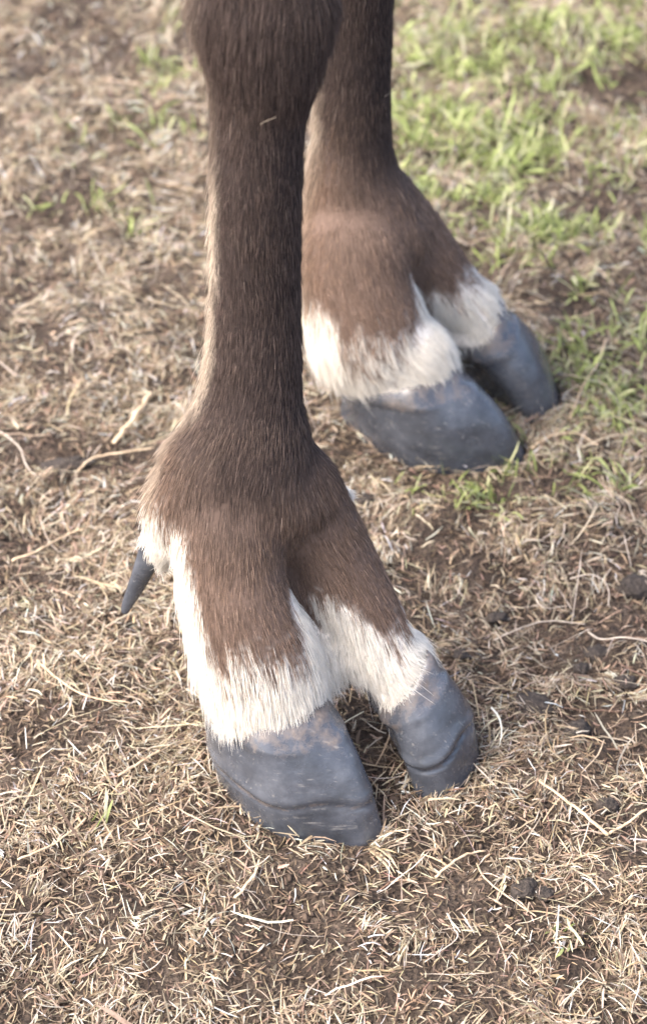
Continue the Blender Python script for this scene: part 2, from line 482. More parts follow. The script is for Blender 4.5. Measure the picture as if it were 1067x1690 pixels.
# chopped fragments lying every way
n = 100000
b = scatter(n, straw_density)
V, Q, ok = ribbons(b, RNG.uniform(0, 2 * np.pi, n), RNG.gamma(2.2, .0022, n) + .0015, RNG.gamma(3, .00013, n) + .00016, RNG.normal(.10, .22, n), RNG.normal(-.15, .4, n), RNG.normal(0, .3, n), RNG.gamma(1.6, .0012, n) + .0006, 2)
batches.append((V, Q, ok, straw_cols(n)))
# rotted brown bits underneath
n = 76000
b = scatter(n, lambda x, y: (.25 + .60 * straw_density(x, y)) * (1 - .75 * sstep(y, .02, .35)))
V, Q, ok = ribbons(b, RNG.uniform(0, 2 * np.pi, n), RNG.gamma(4, .0011, n) + .0012, RNG.gamma(5, .00013, n) + .0002, RNG.normal(.05, .25, n), RNG.normal(-.1, .4, n), RNG.normal(0, .4, n), RNG.gamma(1.2, .0007, n) + .0004, 2)
batches.append((V, Q, ok, np.clip(np.array([.165, .120, .084]) * np.exp(RNG.normal(0, .55, (n, 1))) * RNG.normal(1, .05, (n, 3)), .02, .5)))
# flattened tufts: blades combed together and splayed a little
nt_ = 3400
tc_ = scatter(nt_, straw_density)
cnt = RNG.integers(8, 34, nt_); n = int(cnt.sum())
ti = np.repeat(np.arange(nt_), cnt)
taz = RNG.uniform(0, 2 * np.pi, nt_); tsp = RNG.uniform(.18, .75, nt_); trad = RNG.uniform(.003, .011, nt_); tl = RNG.uniform(.005, .013, nt_); tel = RNG.uniform(.08, .75, nt_)
b = tc_[ti] + RNG.normal(0, 1, (n, 2)) * trad[ti][:, None]
tone = RNG.normal(1, .13, nt_)
V, Q, ok = ribbons(b, taz[ti] + RNG.normal(0, 1, n) * tsp[ti], tl[ti] * RNG.gamma(9, 1 / 9, n), RNG.gamma(6, .00008, n) + .0002, tel[ti] * .7 + RNG.normal(0, .2, n), RNG.normal(-.5, .35, n), RNG.normal(0, .22, n), RNG.gamma(1.5, .0012, n) + .0006, 3)
batches.append((V, Q, ok, straw_cols(n) * tone[ti][:, None]))
# loose longer stems
n = 520
b = scatter(n, lambda x, y: .5 + .5 * straw_density(x, y))
V, Q, ok = ribbons(b, RNG.uniform(0, 2 * np.pi, n), RNG.gamma(6, .0042, n) + .008, RNG.gamma(6, .00012, n) + .0003, RNG.normal(.10, .12, n), RNG.normal(-.2, .25, n), RNG.normal(0, .4, n), RNG.gamma(2, .002, n) + .001, 5, .6)
batches.append((V, Q, ok, straw_cols(n) * 1.12))
# hair-thin pale rootlets, curled
n = 800
b = scatter(n)
V, Q, ok = ribbons(b, RNG.uniform(0, 2 * np.pi, n), RNG.gamma(4, .004, n) + .004, RNG.gamma(6, .00005, n) + .0002, RNG.normal(.15, .25, n), RNG.normal(-.2, .5, n), RNG.normal(0, 1.1, n), RNG.gamma(2, .0016, n) + .001, 6, .7)
batches.append((V, Q, ok, np.clip(np.array([.44, .38, .32]) * RNG.normal(1, .15, (n, 1)), .1, .85)))
# trodden blades pressed up round each claw, and the tuft pushed out under the long claw's tip
for c in CLAWS.values():
    o = sole_world(c, 130, .05); n = 130
    ctr = o.mean(0); outd = np.arctan2(o[:, 1] - ctr[1], o[:, 0] - ctr[0])
    b = o + RNG.normal(0, .0025, (n, 2))
    V, Q, ok = ribbons(b, outd + RNG.normal(0, 1.1, n), RNG.gamma(5, .0019, n) + .003, RNG.gamma(4, .00013, n) + .0002, RNG.normal(.35, .35, n), RNG.normal(-.3, .5, n), RNG.normal(0, .5, n), RNG.gamma(2, .0012, n) + .0008, 3)
    batches.append((V, Q, ok, straw_cols(n)))
n = 60
b = np.array(gpt(618, 1392))[None] + RNG.normal(0, .003, (n, 2))
V, Q, ok = ribbons(b, RNG.normal(-.2, .9, n), RNG.gamma(8, .0016, n) + .003, RNG.gamma(5, .00014, n) + .0003, RNG.normal(.7, .3, n), RNG.normal(-.5, .3, n), RNG.normal(0, .3, n), np.full(n, .001), 3)
batches.append((V, Q, ok, straw_cols(n) * 1.1))
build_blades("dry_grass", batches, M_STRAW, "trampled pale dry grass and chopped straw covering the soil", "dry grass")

# green blades
def green_cols(n):
    C = np.array([(.27, .32, .11), (.36, .41, .17), (.20, .24, .08), (.46, .47, .26), (.46, .45, .32)])
    c = C[RNG.choice(len(C), n, p=[.3, .27, .18, .15, .10])]
    return np.clip(c * RNG.normal(1, .15, (n, 1)), .02, .7)
batches = []
gd = lambda x, y: np.clip(field(GREEN_P, x, y) ** .9 * (.04 + 2.2 * noise2(x, y, 45, 10) ** 3 + .5 * noise2(x, y, 120, 11) ** 3), .0005, 1)
nt_ = 950
tc_ = scatter(nt_, gd); cnt = RNG.integers(2, 9, nt_); n = int(cnt.sum()); ti = np.repeat(np.arange(nt_), cnt)
b = tc_[ti] + RNG.normal(0, .0045, (n, 2)); taz = RNG.uniform(0, 2 * np.pi, nt_)
far = np.clip((b[:, 1] - .15) / .3, 0, 1)
V, Q, ok = ribbons(b, taz[ti] + RNG.normal(0, .9, n), RNG.gamma(5, .0024, n) * (.75 + .25 * far) + .004, RNG.gamma(6, .00015, n) + .0004 + .0002 * far, RNG.normal(.75, .35, n), RNG.normal(-.7, .5, n), RNG.normal(0, .35, n), np.full(n, .0005), 4, .5)
batches.append((V, Q, ok, green_cols(n)))
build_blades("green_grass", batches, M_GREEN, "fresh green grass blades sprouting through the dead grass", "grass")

# soil crumbs
ico = bmesh.new(); bmesh.ops.create_icosphere(ico, subdivisions=1, radius=1)
iv = np.array([v.co[:] for v in ico.verts]); it = np.array([[v.index for v in f.verts] for f in ico.faces]); ico.free()
n = 26000
b = scatter(n, lambda x, y: np.clip(.25 + .75 * field(SOIL_P, x, y), 0, 1))
r = np.clip(RNG.lognormal(math.log(.0008), .45, n), .0004, .0026)
okc = ~blocked(b[:, 0], b[:, 1], .04); b = b[okc]; r = r[okc]; n = len(b)
V = iv[None] * (1 + RNG.normal(0, .22, (n, len(iv), 1))) * RNG.uniform(.65, 1.2, (n, 1, 3)) * r[:, None, None]
V[:, :, 0] += b[:, 0, None]; V[:, :, 1] += b[:, 1, None]; V[:, :, 2] += (ground_z(b[:, 0], b[:, 1]) + r * .45)[:, None]
T = it[None] + (np.arange(n) * len(iv))[:, None, None]
me = fast_mesh("soil_crumbs", V.reshape(-1, 3), None, T.reshape(-1, 3))
tag(link("soil_crumbs", me, M_CRUMB), "small loose crumbs of brown soil among the grass", "soil", kind="stuff")

# ------------------------------------------------------------------ the deer
deer = bpy.data.objects.new("deer", None); COL.objects.link(deer)
deer.location = (0, 0, 0)
tag(deer, "brown deer standing on two forelegs with white fur above dark cloven hooves", "deer")

def ring_loft(bm, rings, seg=28):
    """rings: (centre, ru, rv); closed tube with rounded ends"""
    C = np.array([r[0] for r in rings])
    T = nrm(np.gradient(C, axis=0))
    prev = None; first = None
    for (c, ru, rv), t in zip(rings, T):
        v = np.array([0, 1.0, 0]); v = nrm(v - t * np.dot(v, t)); u = np.cross(v, t)
        vs = [bm.verts.new(c + u * ru * math.cos(2 * math.pi * k / seg) + v * rv * math.sin(2 * math.pi * k / seg)) for k in range(seg)]
        if prev is None: first = vs
        else:
            for k in range(seg): bm.faces.new((prev[k], prev[(k + 1) % seg], vs[(k + 1) % seg], vs[k]))
        prev = vs
    bm.faces.new(first[::-1]); bm.faces.new(prev)

def dense(rings, m=6):
    C = np.array([np.concatenate([r[0], [r[1], r[2]]]) for r in rings])
    k = len(C); t = np.linspace(0, k - 1, (k - 1) * m + 1); i = np.minimum(np.floor(t).astype(int), k - 2); f = (t - i)[:, None]
    g = lambda j: C[np.clip(j, 0, k - 1)]
    p0, p1, p2, p3 = g(i - 1), g(i), g(i + 1), g(i + 2)
    R = .5 * ((2 * p1) + (-p0 + p2) * f + (2 * p0 - 5 * p1 + 4 * p2 - p3) * f ** 2 + (-p0 + 3 * p1 - 3 * p2 + p3) * f ** 3)
    return [(r[:3], r[3], r[4]) for r in R]

FURPX = 13          # fur stands off the hide by about this much of the seen width
def R_(px, py, y, hw, ratio=1.0, fur=FURPX):
    c = at_y(px, py, y); s = px_size(c)
    return (c, (hw - fur) * s, (hw - fur) * s * ratio)

near_shaft = dense([
    R_(440, -900, -.15, 190, 1.1), R_(436, -560, -.175, 140, 1.0), R_(433, -280, -.188, 116, .95), R_(434, -100, -.190, 116, .95),
    R_(437, 0, -.192, 134, .85), R_(437, 60, -.194, 124, .85), R_(437, 110, -.195, 110, .88), R_(432, 165, -.195, 94, .92), R_(428, 220, -.195, 87, 1.0), R_(425, 300, -.195, 87, 1.05),
    R_(424, 400, -.195, 86, 1.05), R_(422, 500, -.196, 87, 1.0), R_(420, 580, -.198, 91, .98), R_(415, 650, -.200, 98, .95), R_(409, 715, -.203, 119, .85),
    R_(400, 770, -.205, 146, .72), R_(398, 825, -.207, 168, .60), R_(404, 852, -.206, 160, .52), R_(434, 908, -.199, 108, .50), R_(470, 980, -.200, 76, .60), R_(507, 1040, -.205, 58, .66), R_(530, 1090, -.214, 46, .7), R_(548, 1130, -.216, 28, .8)])
def digit(px_rings, claw, s_end=1.0):
    c = CLAWS[claw]; cr = c['crown']
    rings = [R_(*r) for r in px_rings]
    lw = .5 * (c['cl'] + c['cw'])
    sh = -c['b'] * c['zb'] * .2
    eu = math.hypot(c['cl'] * c['a'][0], c['cw'] * c['b'][0]); ev = math.hypot(c['cl'] * c['a'][1], c['cw'] * c['b'][1])
    rings.append((cr + np.array([sh[0], .002 + sh[1], .014]), eu * .86, ev * .86))
    rings.append((cr + np.array([sh[0] + c['a'][0] * .003, sh[1] + c['a'][1] * .003, -.006]), eu * .80, ev * .80))
    return dense(rings)
near_out = digit([(400, 730, -.203, 66, .74), (392, 800, -.211, 108, .74), (381, 865, -.219, 110, .80), (381, 930, -.225, 102, .84), (394, 1000, -.230, 103, .86), (417, 1065, -.232, 112, .82)], 'near_outer')
near_in = digit([(440, 720, -.199, 66, .75), (475, 790, -.202, 92, .78), (510, 850, -.201, 88, .8), (550, 920, -.199, 82, .85), (590, 1000, -.200, 79, .9), (624, 1070, -.205, 74, .9)], 'near_inner')
near_dew = dense([R_(330, 850, -.20, 74, .8), R_(286, 880, -.197, 58, .9), R_(270, 908, -.195, 44, .9), R_(268, 930, -.194, 28, .9)])
near_dew2 = dense([R_(490, 850, -.175, 56, .8), R_(548, 822, -.160, 40, .9), R_(570, 824, -.154, 26, .9)])

far_shaft = dense([
    R_(568, -900, .06, 170, 1.1), R_(573, -500, .09, 120, 1.0), R_(583, -300, .105, 108, .95), R_(585, -200, .106, 98, .9), R_(585, -80, .106, 80, 1.0), R_(583, 60, .106, 76, 1.05), R_(582, 160, .105, 75, 1.05),
    R_(582, 230, .104, 78, 1.0), R_(584, 290, .103, 90, .95), R_(594, 345, .101, 108, .8), R_(600, 395, .099, 122, .72), R_(612, 438, .102, 102, .57), R_(643, 484, .104, 72, .62), R_(678, 525, .103, 54, .7), R_(710, 565, .101, 40, .75), R_(735, 600, .090, 28, .8)])
far_out = digit([(582, 325, .100, 60, .75), (582, 390, .085, 98, .8), (588, 455, .078, 102, .85), (604, 520, .072, 106, .85), (618, 560, .070, 108, .82)], 'far_outer')
far_in = digit([(620, 310, .108, 68, .8), (655, 365, .110, 74, .85), (692, 420, .113, 76, .9), (732, 472, .116, 70, .95)], 'far_inner')
far_dew = dense([R_(530, 400, .115, 60, .8), R_(500, 425, .120, 40, .9), R_(488, 445, .122, 26, .9)])

bm = bmesh.new()
for rs in (near_shaft, near_out, near_in, near_dew, near_dew2, far_shaft, far_out, far_in, far_dew):
    ring_loft(bm, rs)
# brisket and shoulders above the picture, joining both forelegs into one body
topn, topf = near_shaft[0][0], far_shaft[0][0]
mid = (topn + topf) / 2
bz = (topn[2] + topf[2]) / 2
ring_loft(bm, dense([(mid + np.array([-.02, .0, .36]), .05, .05), (mid + np.array([-.02, 0, .30]), .17, .18), (mid + np.array([-.02, 0, .17]), .22, .24), (mid + np.array([0, 0, .05]), .20, .235), (mid + np.array([0, 0, -.03]), .13, .17), (mid + np.array([0, 0, -.06]), .04, .06)]))
bmesh.ops.recalc_face_normals(bm, faces=bm.faces)
raw = bpy.data.meshes.new("raw_body"); bm.to_mesh(raw); bm.free()
tmp = bpy.data.objects.new("raw_body", raw); COL.objects.link(tmp)
rm = tmp.modifiers.new("r", 'REMESH'); rm.mode = 'VOXEL'; rm.voxel_size = .0032
sm = tmp.modifiers.new("s", 'SMOOTH'); sm.factor = .5; sm.iterations = 12
dg = bpy.context.evaluated_depsgraph_get()
body_me = bpy.data.meshes.new_from_object(tmp.evaluated_get(dg))
bpy.data.objects.remove(tmp); bpy.data.meshes.remove(raw)
body_me.name = "body"; body_me.materials.clear(); smooth(body_me)
body = link("body", body_me, M_SKIN, deer)

# --- claws
def build_claw(name, c, label):
    n, rows = 96, 34
    o = sole_outline(n, c['blunt'])
    ctr = np.array([.40, .48])
    z0 = -c['sink']
    sole = c['heel'] + np.outer(o[:, 0] * c['L'], c['a']) + np.outer(o[:, 1] * c['W'], c['b'])
    cr = c['crown']
    rel = o - ctr
    rel = rel / np.array([.55, .52])
    ln = np.maximum(np.linalg.norm(rel, axis=1, keepdims=True), 1e-6)
    unit = rel / ln * np.clip(ln, .92, 1.06)
    crown = cr[:2] + np.outer(unit[:, 0] * c['cl'], c['a']) + np.outer(unit[:, 1] * c['cw'], c['b'])
    cz = cr[2] + unit[:, 0] * c['zt'] + unit[:, 1] * c['zb']
    V = []; H = []
    th = np.arange(n) / n
    for j in range(rows):
        t = j / (rows - 1)
        e = t ** 0.68
        xy = crown * (1 - e) + sole * e
        z = cz * (1 - t) + z0 * t
        # walls swell outwards a little between crown and sole, and tuck under at the edge
        outw = nrm(sole - (c['heel'] + c['a'] * c['L'] * .40 + c['b'] * c['W'] * .48))
        swell = .0042 * math.sin(math.pi * t ** .9) * sstep(o[:, 1], .0, .3)
        tuck = -.0022 * max(0, (t - .93) / .07) ** 2
        lip = .0012 * math.exp(-((t - .04) / .05) ** 2)
        dirt = np.full(n, .0); gro = np.zeros(n)
        d = swell + tuck + lip + .00006 * np.sin(t * 23 + 2.5 * np.sin(th * 9.6 + 3 * t)) + .0004 * (noise2(th * 9, np.full(n, t * 3.0), 1.0, 3) - .5)
        if c['groove']:
            g0, gs = c['groove']
            tg = g0 + gs * np.sin(th * 2 * np.pi + 1.0) * .6 + .03 * np.sin(th * 31)
            gro = np.exp(-((t - tg) / .020) ** 2) * np.clip(.45 + 1.1 * noise2(th * 14, th * 0 + 2.0, 1.0, 5), 0, 1)
            d = d - c['gdepth'] * gro + c['gdepth'] * .5 * np.exp(-((t - tg + .07) / .05) ** 2)
        dirt = .42 * math.exp(-(t / .11) ** 2) + .55 * max(0, (t - .82) / .18) + .75 * gro
        xy = xy + outw * d[:, None]
        V.append(np.column_stack([xy, z])); H.append(np.column_stack([np.full(n, t), np.clip(dirt + 0 * th, 0, 1), gro]))
    # the crown goes on up into the fur as a narrowing collar
    first = [np.column_stack([cr[:2] + (crown - cr[:2]) * s, cz + dz]) for s, dz in ((.72, .010), (.90, .006))]
    V = first + V; H = [np.column_stack([np.zeros(n), np.full(n, .5), np.zeros(n)])] * 2 + H
    V.append(np.column_stack([sole * .9 + sole.mean(0) * .1, np.full(n, z0 - .001)])); H.append(np.column_stack([np.ones(n), np.full(n, .8), np.zeros(n)]))
    R = len(V)
    idx = np.arange(R * n).reshape(R, n)
    nxt = np.roll(idx, -1, 1)
    q = np.stack([idx[:-1], idx[1:], nxt[1:], nxt[:-1]], -1).reshape(-1, 4)
    Vv = np.concatenate(V); Hh = np.concatenate(H)
    extra = np.array([V[0].mean(0), V[-1].mean(0)]); a0 = R * n
    tr = [(a0, idx[0, k], idx[0, (k + 1) % n]) for k in range(n)] + [(a0 + 1, idx[-1, (k + 1) % n], idx[-1, k]) for k in range(n)]
    Vv = np.concatenate([Vv, extra]); Hh = np.concatenate([Hh, Hh[:1], Hh[-1:]])
    me = fast_mesh("claw", Vv, q, tr)
    b_ = bmesh.new(); b_.from_mesh(me); bmesh.ops.recalc_face_normals(b_, faces=b_.faces); b_.to_mesh(me); b_.free()
    col_attr(me, "horn", Hh); smooth(me)
    ob = link(name, me, M_HOOF, deer); ob["label"] = label
    return ob

build_claw("claw", CLAWS['near_outer'], "long dark grey claw with a fine crack across it, on the nearer foot")
build_claw("claw", CLAWS['near_inner'], "blunt dark grey claw with a dirty groove across it, on the nearer foot")
build_claw("claw", CLAWS['far_outer'], "smooth long dark grey claw on the foot further back")
build_claw("claw", CLAWS['far_inner'], "dark grey claw with rounded tip on the foot further back")

# --- dewclaws: flattened horn spurs
def build_dewclaw(pts, radii, flat, label=None):
    bm = bmesh.new()
    rings = dense([(np.array(p), r, r * flat) for p, r in zip(pts, radii)], 5)
    ring_loft(bm, rings, 20)
    bmesh.ops.recalc_face_normals(bm, faces=bm.faces)
    me = bpy.data.meshes.new("dewclaw"); bm.to_mesh(me); bm.free(); smooth(me)
    z = np.array([v.co.z for v in me.vertices]); t = (z.max() - z) / (z.max() - z.min())
    col_attr(me, "horn", np.column_stack([t, np.full(len(t), .12), np.zeros(len(t))]))
    ob = link("dewclaw", me, M_HOOF, deer)
    if label: ob["label"] = label
P_ = lambda px, py, y: at_y(px, py, y)
DEW = [P_(262, 880, -.196), P_(250, 906, -.194), P_(238, 938, -.192), P_(226, 966, -.190), P_(213, 992, -.188), P_(206, 1009, -.187), P_(204, 1013, -.187)]
build_dewclaw(DEW, (.0060, .0062, .0056, .0046, .0034, .0021, .0008), .62, "thin curved dark spur behind the nearer foot")
build_dewclaw([P_(552, 826, -.152), P_(560, 846, -.150), P_(562, 872, -.149), P_(562, 895, -.149)], (.006, .006, .005, .0015), .75)
build_dewclaw([P_(492, 440, .122), P_(480, 475, .124), P_(468, 515, .126), P_(462, 530, .126)], (.0068, .0066, .005, .0015), .75)

# --- fur
nvt = len(body_me.vertices)
bv = np.zeros(nvt * 3, np.float32); body_me.vertices.foreach_get("co", bv); bv = bv.reshape(-1, 3).astype(float)
body_me.calc_loop_triangles()
nt3 = len(body_me.loop_triangles)
tri = np.zeros(nt3 * 3, np.int32); body_me.loop_triangles.foreach_get("vertices", tri); tri = tri.reshape(-1, 3)
bn = np.zeros(nvt * 3, np.float32); body_me.vertices.foreach_get("normal", bn); bn = bn.reshape(-1, 3).astype(float)
TA, TB, TC = bv[tri[:, 0]], bv[tri[:, 1]], bv[tri[:, 2]]
tcen = (TA + TB + TC) / 3
tarea = np.linalg.norm(np.cross(TB - TA, TC - TA), axis=1) * .5

def seglist(rings, flip=False):
    C = np.array([r[0] for r in rings]); return C
LINES = {'near': {'shaft': seglist(near_shaft), 'out': seglist(near_out), 'in': seglist(near_in), 'dew': seglist(near_dew), 'dew2': seglist(near_dew2)},
         'far': {'shaft': seglist(far_shaft), 'out': seglist(far_out), 'in': seglist(far_in), 'dew': seglist(far_dew)}}
RADS = {'near': {'shaft': near_shaft, 'out': near_out, 'in': near_in, 'dew': near_dew, 'dew2': near_dew2}, 'far': {'shaft': far_shaft, 'out': far_out, 'in': far_in, 'dew': far_dew}}

def nearest(p, C, rad):
    """distance scaled by radius, parameter 0..1 and tangent of the closest spot on polyline C"""
    cum = np.concatenate([[0], np.cumsum(np.linalg.norm(np.diff(C, axis=0), axis=1))]); rest = np.zeros(len(p))
    best = np.full(len(p), 1e9); par = np.zeros(len(p)); tan = np.zeros((len(p), 3)); foot = np.zeros((len(p), 3))
    m = len(C) - 1
    for i in range(m):
        a, b = C[i], C[i + 1]; ab = b - a
        t = np.clip(((p - a) @ ab) / (ab @ ab), 0, 1)
        f = a + t[:, None] * ab
        r = rad[i][1] * .5 + rad[i][2] * .5
        d = np.linalg.norm(p - f, axis=1) / r
        k = d < best
        best[k] = d[k]; par[k] = (i + t[k]) / m; rest[k] = cum[-1] - cum[i] - t[k] * (cum[i + 1] - cum[i]); tan[k] = nrm(ab); foot[k] = f[k]
    return best, par, tan, rest

HEADING = {'near': nrm(np.array([.78, -.62, 0])), 'far': nrm(np.array([.93, -.36, 0]))}
AXIAL = {'near': nrm(np.array([.75, .66, 0])), 'far': nrm(np.array([.80, .60, 0]))}       # from outer digit towards inner digit

BROWN = np.array([.178, .124, .092]); DARK = np.array([.098, .071, .061]); TAN = np.array([.62, .52, .41]); WHITE = np.array([.875, .835, .755]); RUST = np.array([.24, .145, .09])

def coat_map(which, p, nn):
    L = LINES[which]; RD = RADS[which]; ncand = len(p)
    # nearest limb axis
    info = {k: nearest(p, C, RD[k]) for k, C in L.items()}
    keys = list(L); D = np.stack([info[k][0] for k in keys], 1)
    W = np.exp(-6 * (D - D.min(1, keepdims=True)))
    W /= W.sum(1, keepdims=True)
    flow = sum(W[:, i:i + 1] * info[k][2] for i, k in enumerate(keys))
    who = D.argmin(1)
    h, ax = HEADING[which], AXIAL[which]
    front = nn @ h; axn = nn @ ax
    z = p[:, 2]
    nz1 = noise3(p, 55, 1) - .5; nz2 = noise3(p, 140, 2) - .5; nzf = noise3(p, 300, 5) - .5
    wob = nz1 * .8 + nz2 * .5
    # ---- white markings
    white = np.zeros(ncand)
    io, ii, ish = keys.index('out'), keys.index('in'), keys.index('shaft')
    so, si = info['out'][1], info['in'][1]
    is_o = (who == io); is_i = (who == ii)
    do_, di_, ds_ = info['out'][3], info['in'][3], info['shaft'][3]        # metres up the limb from its lower end
    wv = .020 * wob
    rear = nn @ (np.array([-.96, .28, 0]) if which == 'near' else np.array([-.98, .2, 0]))
    zl = .168 if which == 'near' else .108
    wv = wv + .030 * nzf
    wo = 1 - sstep(do_ + wv, .036, .060)
    wo = np.maximum(wo, sstep(rear + .25 * wob + 3 * (.06 - do_), .16, .38) * (1 - sstep(z + .03 * wob, zl - .01, zl + .01)))         # rear strip
    wo = np.maximum(wo, sstep(axn + .25 * wob + 10 * (.060 - do_), .40, .62) * (1 - sstep(do_ + wv, .078, .092)))    # cleft side
    wi = 1 - sstep(di_ + wv, .036, .060)
    wi = np.maximum(wi, sstep(-axn + .25 * wob + 10 * (.060 - di_), .40, .62) * (1 - sstep(di_ + wv, .078, .092)))
    wi = np.maximum(wi, sstep(-front + .3 * wob, .55, .75) * (1 - sstep(di_, .10, .12)))
    ws = 1 - sstep(ds_ + wv, .034, .046)
    ws = np.maximum(ws, sstep(rear + .25 * wob, .36, .58) * (1 - sstep(z + .03 * wob, zl - .008, zl + .014)))
    white = np.where(is_o, wo, np.where(is_i, wi, ws))
    isd = np.zeros(ncand, bool)
    for k in ('dew', 'dew2'):
        if k in keys:
            d = who == keys.index(k); isd |= d
            white = np.where(d, np.maximum(sstep(info[k][1] + .3 * wob, .10, .35), .0), white)
    return locals()

# hide is pale under the white hair, dark under the brown
_dn = np.min(np.linalg.norm(bv[:, None, :2] - LINES['near']['shaft'][None, ::8, :2], axis=2), axis=1)
_df = np.min(np.linalg.norm(bv[:, None, :2] - LINES['far']['shaft'][None, ::8, :2], axis=2), axis=1)
hide = np.array([.036, .027, .024])[None] + np.array([.095, .064, .047])[None] * (1 - sstep(bv[:, 2], .14, .22))[:, None]
for wh, msk in (('near', _dn < _df), ('far', _dn >= _df)):
    msk = msk & (bv[:, 2] < .3)
    w_ = coat_map(wh, bv[msk], bn[msk])['white'][:, None]
    hide[msk] = hide[msk] * (1 - w_) + np.array([.80, .74, .66]) * w_
col_attr(body_me, "hide", hide)

def grow_fur(which, ncand, name, label):
    L = LINES[which]; RD = RADS[which]
    near_foot = L['out'][-1]; other = LINES['far' if which == 'near' else 'near']
    sel_z = tcen[:, 2] < (.62 if which == 'near' else .56)
    dn = np.min([np.min(np.linalg.norm(tcen[:, None, :2] - C[None, ::6, :2], axis=2), axis=1) for C in L.values()], axis=0)
    do = np.min([np.min(np.linalg.norm(tcen[:, None, :2] - C[None, ::6, :2], axis=2), axis=1) for C in other.values()], axis=0)
    sel = sel_z & (dn < do)
    ids = np.where(sel)[0]
    w = tarea[ids] / tarea[ids].sum()
    pick = ids[RNG.choice(len(ids), ncand, p=w)]
    r1 = np.sqrt(RNG.random(ncand)); r2 = RNG.random(ncand)
    bc = np.stack([1 - r1, r1 * (1 - r2), r1 * r2], 1)
    p = TA[pick] * bc[:, :1] + TB[pick] * bc[:, 1:2] + TC[pick] * bc[:, 2:]
    nn = nrm(bn[tri[pick, 0]] * bc[:, :1] + bn[tri[pick, 1]] * bc[:, 1:2] + bn[tri[pick, 2]] * bc[:, 2:])
    cm = coat_map(which, p, nn)
    flow, front, axn, z, nz1, nz2, wob, white, isd, is_o, is_i, so, si, h = (cm[k] for k in ('flow', 'front', 'axn', 'z', 'nz1', 'nz2', 'wob', 'white', 'isd', 'is_o', 'is_i', 'so', 'si', 'h'))
    # ---- coat colours
    zk = (z - .20) / .2
    col = BROWN * np.ones((ncand, 3)) * (1 + .62 * (1 - sstep(z, .14, .22)))[:, None]
    back = sstep(-front + .35 * wob, .35, .95)
    dark = np.clip(sstep(z, .185, .25) * (1 - sstep(z, .62, .75)) * .95 + .35 * nz1, 0, 1)
    fet = np.exp(-((z - .205) / .032) ** 2) * sstep(front, -.2, .6) * .95
    dark = np.clip(np.maximum(dark, fet) * (1 - .75 * back), 0, 1)
    if which == 'near':
        kn = np.exp(-((z - .375) / .03) ** 2) * sstep(front + .2, -.2, .6)
        dark = np.clip(np.maximum(dark, kn), 0, 1)
    col = col * (1 - dark[:, None]) + (DARK * .95 + BROWN * .05)[None] * dark[:, None]
    rust = sstep(z, .10, .15) * (1 - sstep(z, .16, .22)) * sstep(-front, -.2, .6)
    col = col * (1 - .7 * rust[:, None]) + RUST * .7 * rust[:, None]
    tanm = back * (.35 + .5 * sstep(z, .14, .22)) * np.clip(.8 + nz2, 0, 1)
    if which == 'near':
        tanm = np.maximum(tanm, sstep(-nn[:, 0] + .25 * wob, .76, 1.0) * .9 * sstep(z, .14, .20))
    tanm = tanm * (1 - .85 * sstep(z, .335, .375))
    col = col * (1 - tanm[:, None]) + TAN * tanm[:, None]
    pickw = RNG.random(ncand) < white
    col[pickw] = WHITE * RNG.normal(1, .05, (pickw.sum(), 1))
    grey = RNG.random(ncand) < .035                     # scattered pale guard hairs
    col[grey & ~pickw] = col[grey & ~pickw] * .65 + np.array([.45, .36, .29]) * .35
    blk = RNG.random(ncand) < .16
    col[blk & ~pickw] *= .45
    vary = np.where(pickw, np.clip(RNG.normal(.97, .09, ncand), .6, 1.02), np.exp(RNG.normal(-.04, .30, ncand)))
    col *= vary[:, None]; col = np.clip(col, .006, .975)
    # ---- lengths
    ln = .0075 + .0060 * back + .0070 * white + .004 * sstep(z, .36, .44)
    ln = np.where(isd, .010, ln)
    ln *= RNG.gamma(14, 1 / 14, ncand)
    # ---- growth direction
    sw = np.stack([noise3(p, 30, 6) - .5, noise3(p, 30, 8) - .5, noise3(p, 30, 9) - .5], 1)
    cl = np.stack([noise3(p, 230, 10) - .5, noise3(p, 230, 11) - .5, noise3(p, 230, 12) - .5], 1)       # tufts
    flow = flow + np.array([0, 0, -.35]) * (white[:, None] > .5) + sw * .45 + cl * .40 * (.5 + white[:, None]) + RNG.normal(0, .07, (ncand, 3))
    if which == 'near' or True:
        flow = flow - h[None] * .35 * back[:, None] * (z > .12)[:, None] * .6
    T = nrm(flow - nn * np.sum(flow * nn, 1, keepdims=True))
    lift = .18 + .14 * back + .03 * white + RNG.normal(0, .09, ncand) + .28 * (noise3(p, 190, 13) - .5)
    lift = np.maximum(lift, .10)
    d0 = T * np.cos(lift)[:, None] + nn * np.sin(lift)[:, None]
    d1 = T * np.cos(lift * .15)[:, None] + nn * np.sin(lift * .15)[:, None] + np.array([0, 0, -.10])
    K = 5
    P = np.zeros((ncand, K, 3), np.float32); cur = p - nn * .0006
    for j in range(K):
        P[:, j] = cur
        f = j / (K - 1)
        d = nrm(d0 * (1 - f) + d1 * f)
        cur = cur + d * (ln / (K - 1))[:, None]
    # locks: strands lean towards a neighbouring lead strand
    ng = ncand // 16
    gi = RNG.choice(ncand, ng, replace=False)
    kd = KDTree(ng)
    for q_, g_ in enumerate(gi): kd.insert(p[g_], q_)
    kd.balance()
    near_g = gi[np.fromiter((kd.find(v)[1] for v in p), int, ncand)]
    cf = (.24 + .32 * white) * np.clip(RNG.normal(1, .25, ncand), 0, 1.3)
    for j in range(1, K):
        f = (j / (K - 1)) ** 1.2
        tgt = P[near_g, j] + .25 * (P[:, j] - P[near_g, j])
        P[:, j] += (tgt - P[:, j]) * (cf * f)[:, None]
    P[:, :, 2] = np.maximum(P[:, :, 2], .004)
